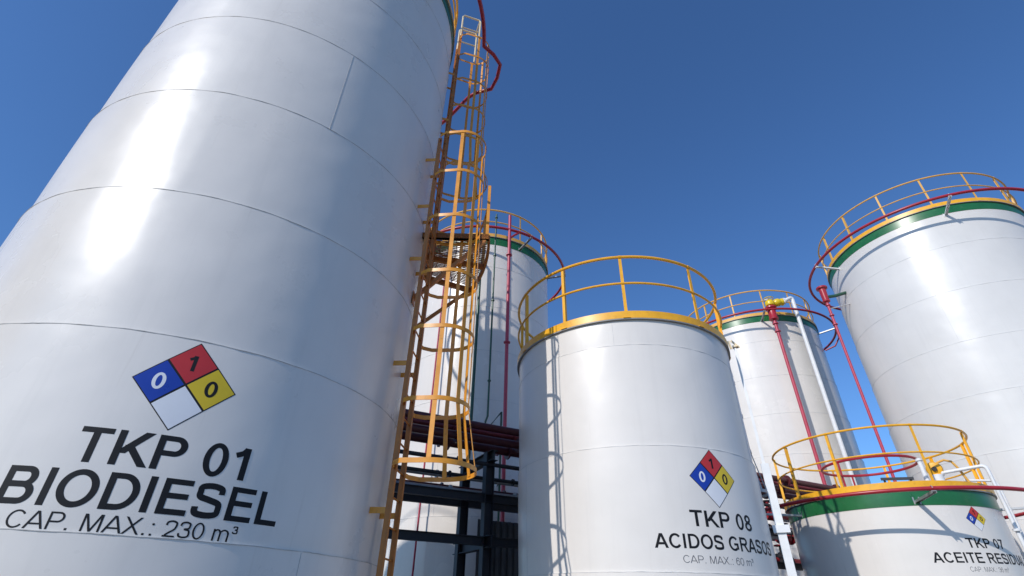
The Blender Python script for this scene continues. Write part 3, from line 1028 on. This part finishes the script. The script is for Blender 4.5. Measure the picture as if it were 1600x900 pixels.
# white box-section downpipe on the right side of TKP 08
ct = thing('white_downpipe', 'white square downpipe standing against the right side of TKP 08', 'downpipe', (TB.c.x, TB.c.y, EYE))
th = 113.6
tg, o = pol(1, 118, 0), pol(1, 208, 0)
ax_ = (tg, o, Vector((0, 0, 1)))
bm = bmesh.new()
box(bm, pol(2.05, th, (G0 + 2.02) / 2), (.115, .10, 2.02 - G0), ax_)
box(bm, pol(2.04, th, 3.02), (.040, .040, 2.0), ax_)
obj('shaft', bm, M['white'], ct, smooth=False)
bm = bmesh.new()
for sgn in (-1, 1):
    beam(bm, pol(1.98, th, 4.16) + tg * (sgn * .02), pol(2.05, th, 4.0) + tg * (sgn * .07), 0.010, 0.035)
box(bm, pol(2.05, th, 4.03), (.09, .09, .03), ax_)
obj('top_bracket', bm, M['cream'], ct, smooth=False)
bm = bmesh.new()
box(bm, pol(2.06, th, 1.10), (.22, .17, .10), ax_)
obj('collar', bm, M['white'], ct, smooth=False)

# fittings on the roof of TKP 07
hv = thing('breather_valve', 'yellow round breather valve with dark hub on the roof of TKP 07', 'valve', (8.53, 10.26, EYE + 0.13))
bm = bmesh.new()
lathe_pts(bm, (0, 0, 2.05), (0, 0, 1), [(0, .10), (.10, .10), (.11, .16), (.15, .16), (.16, .10), (.30, .10)], 16)
obj('neck', bm, M['white'], hv)
bm = bmesh.new()
ax = Vector((-.60, -.78, -.12))
lathe_pts(bm, (.0, .0, 2.46), ax, [(-.08, .08), (-.06, .135), (.03, .14), (.06, .12), (.08, .04)], 20)
obj('cover', bm, M['yellow'], hv)
bm = bmesh.new()
lathe_pts(bm, Vector((0, 0, 2.46)) + ax.normalized() * .085, ax, [(0, .045), (.03, .04)], 12)
obj('hub', bm, M['steel_dark'], hv)
hr = thing('hose_bend', 'small yellow bent pipe hoop beside the breather valve on TKP 07', 'pipe', (8.71, 10.16, EYE + 0.13))
bm = bmesh.new()
tube(bm, [(-.12, .08, 2.50), (-.10, .07, 2.58), (0, 0, 2.62), (.10, -.05, 2.58), (.15, -.08, 2.45), (.24, -.12, 2.1)], 0.022, 8)
obj('pipe_run', bm, M['yellow_faded'], hr)
vp = thing('vent_pipe', 'short upright white vent pipe left of the yellow breather valve', 'pipe', (8.81, 10.90, EYE + 0.14))
bm = bmesh.new()
tube(bm, [(0, 0, 2.1), (0, 0, 2.78)], 0.045, 12)
obj('pipe_run', bm, M['white'], vp)
bm = bmesh.new()
lathe_pts(bm, (0, 0, 2.78), (0, 0, 1), [(0, .07), (.03, .07), (.03, .05), (.05, .05)], 12)
obj('cap', bm, M['white'], vp)
db = thing('roof_beam', 'dark flat bar lying over the roof of TKP 07 beside the vent pipe', 'bar', (8.40, 11.19, EYE + 0.13))
bm = bmesh.new()
beam(bm, (-.25, .15, 2.50), (.25, -.15, 2.46), 0.06, 0.05)
obj('bar', bm, M['steel_dark'], db, smooth=False)
bm = bmesh.new()
beam(bm, (-.2, .12, 2.48), (-.2, .12, 2.1), 0.03, 0.03)
beam(bm, (.2, -.12, 2.45), (.2, -.12, 2.1), 0.03, 0.03)
obj('support', bm, M['steel_dark'], db, smooth=False)
dn = [(8.61, 10.20, 2.51), (9.10, 9.72, 2.55), (9.08, 9.70, G0)]
pipe_thing('white_pipe', 'white pipe leaving the roof of TKP 07 and dropping down its right side', dn, 0.032, 'white', bends=0.1,
           flanges=[(dn[0], Vector((.7, -.7, 0))), ((9.08, 9.70, 1.42), (0, 0, 1)), ((9.08, 9.70, .2), (0, 0, 1))])
pipe_thing('white_pipe', 'second thinner white pipe standing right of TKP 07 beside the thicker one', [(9.29, 9.86, G0), (9.29, 9.86, 2.3), (8.92, 10.14, 2.36)], 0.022, 'white', bends=0.1)

# ------------------------------------------------------------------ pipe rack behind TKP 08
U = Vector((.891, .454, 0))
Nn = Vector((-.454, .891, 0))


def K(al, n, z):
    return U * al + Nn * n + Vector((0, 0, z))


rk = thing('pipe_rack', 'dark steel pipe rack running behind TKP 08 from the ladder to TKP 07', 'pipe rack', K(4.4, 9.9, 0) + Vector((0, 0, 0)))
ro_ = Vector(rk.location)
D_ = Vector((ro_.x, ro_.y, -EYE))
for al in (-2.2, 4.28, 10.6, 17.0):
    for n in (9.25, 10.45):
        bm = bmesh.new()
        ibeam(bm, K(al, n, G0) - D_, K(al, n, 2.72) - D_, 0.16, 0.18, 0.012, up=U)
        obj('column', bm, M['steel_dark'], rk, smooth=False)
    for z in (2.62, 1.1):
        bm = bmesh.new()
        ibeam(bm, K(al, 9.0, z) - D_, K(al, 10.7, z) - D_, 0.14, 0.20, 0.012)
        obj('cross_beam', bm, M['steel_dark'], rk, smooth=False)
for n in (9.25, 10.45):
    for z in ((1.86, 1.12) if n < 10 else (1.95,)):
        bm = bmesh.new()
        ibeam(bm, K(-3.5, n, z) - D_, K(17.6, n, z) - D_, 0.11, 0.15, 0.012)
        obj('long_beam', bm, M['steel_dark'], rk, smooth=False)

GR = 'pipes lying along the pipe rack'
runs = [  # n, z, radius, material, label
    (9.12, 3.18, 0.075, 'maroon', 'dark red pipe along the front top of the pipe rack'),
    (9.36, 3.00, 0.085, 'maroon', 'thick maroon pipe second from the front on the pipe rack'),
    (9.62, 3.22, 0.065, 'maroon_red', 'brighter red pipe third from the front on the pipe rack'),
    (9.86, 2.98, 0.090, 'maroon', 'thick maroon pipe in the middle of the pipe rack'),
    (10.12, 3.10, 0.070, 'maroon', 'dark red pipe second from the back of the pipe rack'),
    (10.40, 3.12, 0.060, 'maroon_red', 'red pipe at the back of the pipe rack'),
    (9.20, 2.48, 0.040, 'steel_dark', 'dark thin pipe hung below the front of the rack deck'),
    (9.60, 2.30, 0.035, 'steel_dark', 'dark thin pipe hung below the middle of the rack deck'),
    (10.0, 2.14, 0.040, 'maroon', 'thin maroon pipe hung lowest below the rack deck'),
    (10.35, 2.44, 0.050, 'galv', 'bare grey pipe hung below the back of the rack deck'),
    (9.5, 1.98, 0.055, 'galv', 'bare grey pipe lying on the lower beams of the rack'),
]
for n, z, r, m, lb_ in runs:
    rt, of = pipe_thing('process_pipe', lb_, [K(-3.4, n, z), K(17.4, n, z)], r, m, group=GR, flanges=[(K(al, n, z), U) for al in (1.9, 3.6, 5.0, 11.7, 13.1, 15.2)])

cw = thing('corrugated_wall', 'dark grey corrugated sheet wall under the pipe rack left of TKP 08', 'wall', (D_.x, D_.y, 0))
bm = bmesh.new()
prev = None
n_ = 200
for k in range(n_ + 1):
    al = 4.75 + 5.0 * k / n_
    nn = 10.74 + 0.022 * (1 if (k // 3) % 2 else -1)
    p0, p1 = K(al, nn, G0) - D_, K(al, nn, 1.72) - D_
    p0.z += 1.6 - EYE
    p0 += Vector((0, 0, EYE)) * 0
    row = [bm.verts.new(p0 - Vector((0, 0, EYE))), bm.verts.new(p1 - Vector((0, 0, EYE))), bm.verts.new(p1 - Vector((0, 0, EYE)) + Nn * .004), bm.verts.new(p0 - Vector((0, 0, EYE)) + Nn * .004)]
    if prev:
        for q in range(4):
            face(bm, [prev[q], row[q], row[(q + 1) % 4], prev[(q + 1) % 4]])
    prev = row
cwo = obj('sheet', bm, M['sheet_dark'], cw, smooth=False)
cwo.location = (0, 0, EYE)

# valves at the right end of the rack
for k, (al, n, z, m, lb_) in enumerate(((12.38, 9.35, 2.28, 'red', 'upper red valve between TKP 08 and the white column'), (12.75, 9.35, 1.76, 'red', 'lower red valve beside the white column'),
                                       (12.5, 9.35, 1.25, 'steel_dark', 'black valve lowest between TKP 08 and the white column'), (13.7, 9.35, 1.9, 'maroon', 'dark red valve between the white column and TKP 07'),
                                       (13.75, 9.35, 1.22, 'steel_dark', 'black valve low between the white column and TKP 07'))):
    p = K(al, n, z)
    vt = thing('gate_valve', lb_, 'valve', (p.x, p.y, p.z + EYE), 'valves at the right end of the pipe rack')
    bm = bmesh.new()
    lathe_pts(bm, U * -.22, U, [(0, .14), (.05, .14), (.05, .08), (.12, .13), (.32, .13), (.39, .08), (.39, .14), (.44, .14)], 16)
    lathe_pts(bm, (0, 0, .05), (0, 0, 1), [(0, .11), (.12, .10), (.14, .05), (.30, .04)], 14)
    obj('body', bm, M[m], vt)
    bm = bmesh.new()
    tube(bm, [(.14 * math.cos(2 * PI * j / 20), .14 * math.sin(2 * PI * j / 20), .33) for j in range(20)], .018, 6, closed=True)
    beam(bm, (-.14, 0, .33), (.14, 0, .33), .02, .014)
    beam(bm, (0, -.14, .335), (0, .14, .335), .02, .014)
    obj('handwheel', bm, M['red' if m != 'red' else 'steel_dark'], vt)
    bm = bmesh.new()
    tube(bm, [U * -.95 + Vector((0, 0, 0)), U * .95], .06, 10)
    obj('pipe_stub', bm, M['white' if k % 2 else 'red'], vt)

# ------------------------------------------------------------------ ground
bm = bmesh.new()
s = 400
vs = [bm.verts.new((x, y, 0)) for x, y in ((-s, -s), (s, -s), (s, s), (-s, s))]
face(bm, vs)
g = obj('ground', bm, M['ground'], smooth=False)
g['kind'] = 'structure'

# ------------------------------------------------------------------ camera
f, pitch, roll = 781.94, R_(32.858), R_(1.1486)
F = Vector((0, math.cos(pitch), math.sin(pitch)))
U0 = Vector((0, -math.sin(pitch), math.cos(pitch)))
R0 = Vector((1, 0, 0))
rt = R0 * math.cos(roll) + U0 * math.sin(roll)
u_ = R0 * -math.sin(roll) + U0 * math.cos(roll)
cam = bpy.data.cameras.new('camera')
cam.sensor_width = 36
cam.lens = f / 1600 * 36
cam.shift_y = 5.5 / 1600
cam.clip_start = 0.05
cam.clip_end = 2000
co = bpy.data.objects.new('camera', cam)
COL.objects.link(co)
mw = Matrix.Identity(4)
for i, v in enumerate((rt, u_, -F)):
    for j in range(3):
        mw[j][i] = v[j]
mw.translation = (0, 0, EYE)
co.matrix_world = mw
scene.camera = co

# ------------------------------------------------------------------ light
SUN_AZ, SUN_EL = R_(-137.2), R_(33.5)
world = bpy.data.worlds.new('World')
scene.world = world
world.use_nodes = True
nt = world.node_tree
sky = nt.nodes.new('ShaderNodeTexSky')
sky.sky_type = 'NISHITA'
sky.sun_disc = False
sky.sun_elevation = SUN_EL
sky.sun_rotation = SUN_AZ
sky.air_density = 1.0
sky.dust_density = 0.7
sky.ozone_density = 2.2
tint = nt.nodes.new('ShaderNodeVectorMath')
tint.operation = 'MULTIPLY'
tint.inputs[1].default_value = (0.79, 1.24, 1.78)        # deeper blue of the clear dry air
nt.links.new(sky.outputs[0], tint.inputs[0])
nt.links.new(tint.outputs[0], nt.nodes['Background'].inputs[0])
nt.nodes['Background'].inputs[1].default_value = 0.088
sun = bpy.data.lights.new('sun', 'SUN')
sun.energy = 3.2
sun.angle = R_(0.53)
sun.color = (1.0, 0.955, 0.90)
so = bpy.data.objects.new('sun', sun)
COL.objects.link(so)
d = Vector((math.sin(SUN_AZ) * math.cos(SUN_EL), math.cos(SUN_AZ) * math.cos(SUN_EL), math.sin(SUN_EL)))
so.rotation_euler = d.to_track_quat('Z', 'Y').to_euler()
so.location = (-10, -10, 30)

vs = scene.view_settings
vs.view_transform = 'Standard'
vs.look = 'None'
vs.gamma = 1
vs.use_curve_mapping = False
vs.exposure = 0.0
scene.cycles.max_bounces = 8
scene.cycles.use_denoising = True
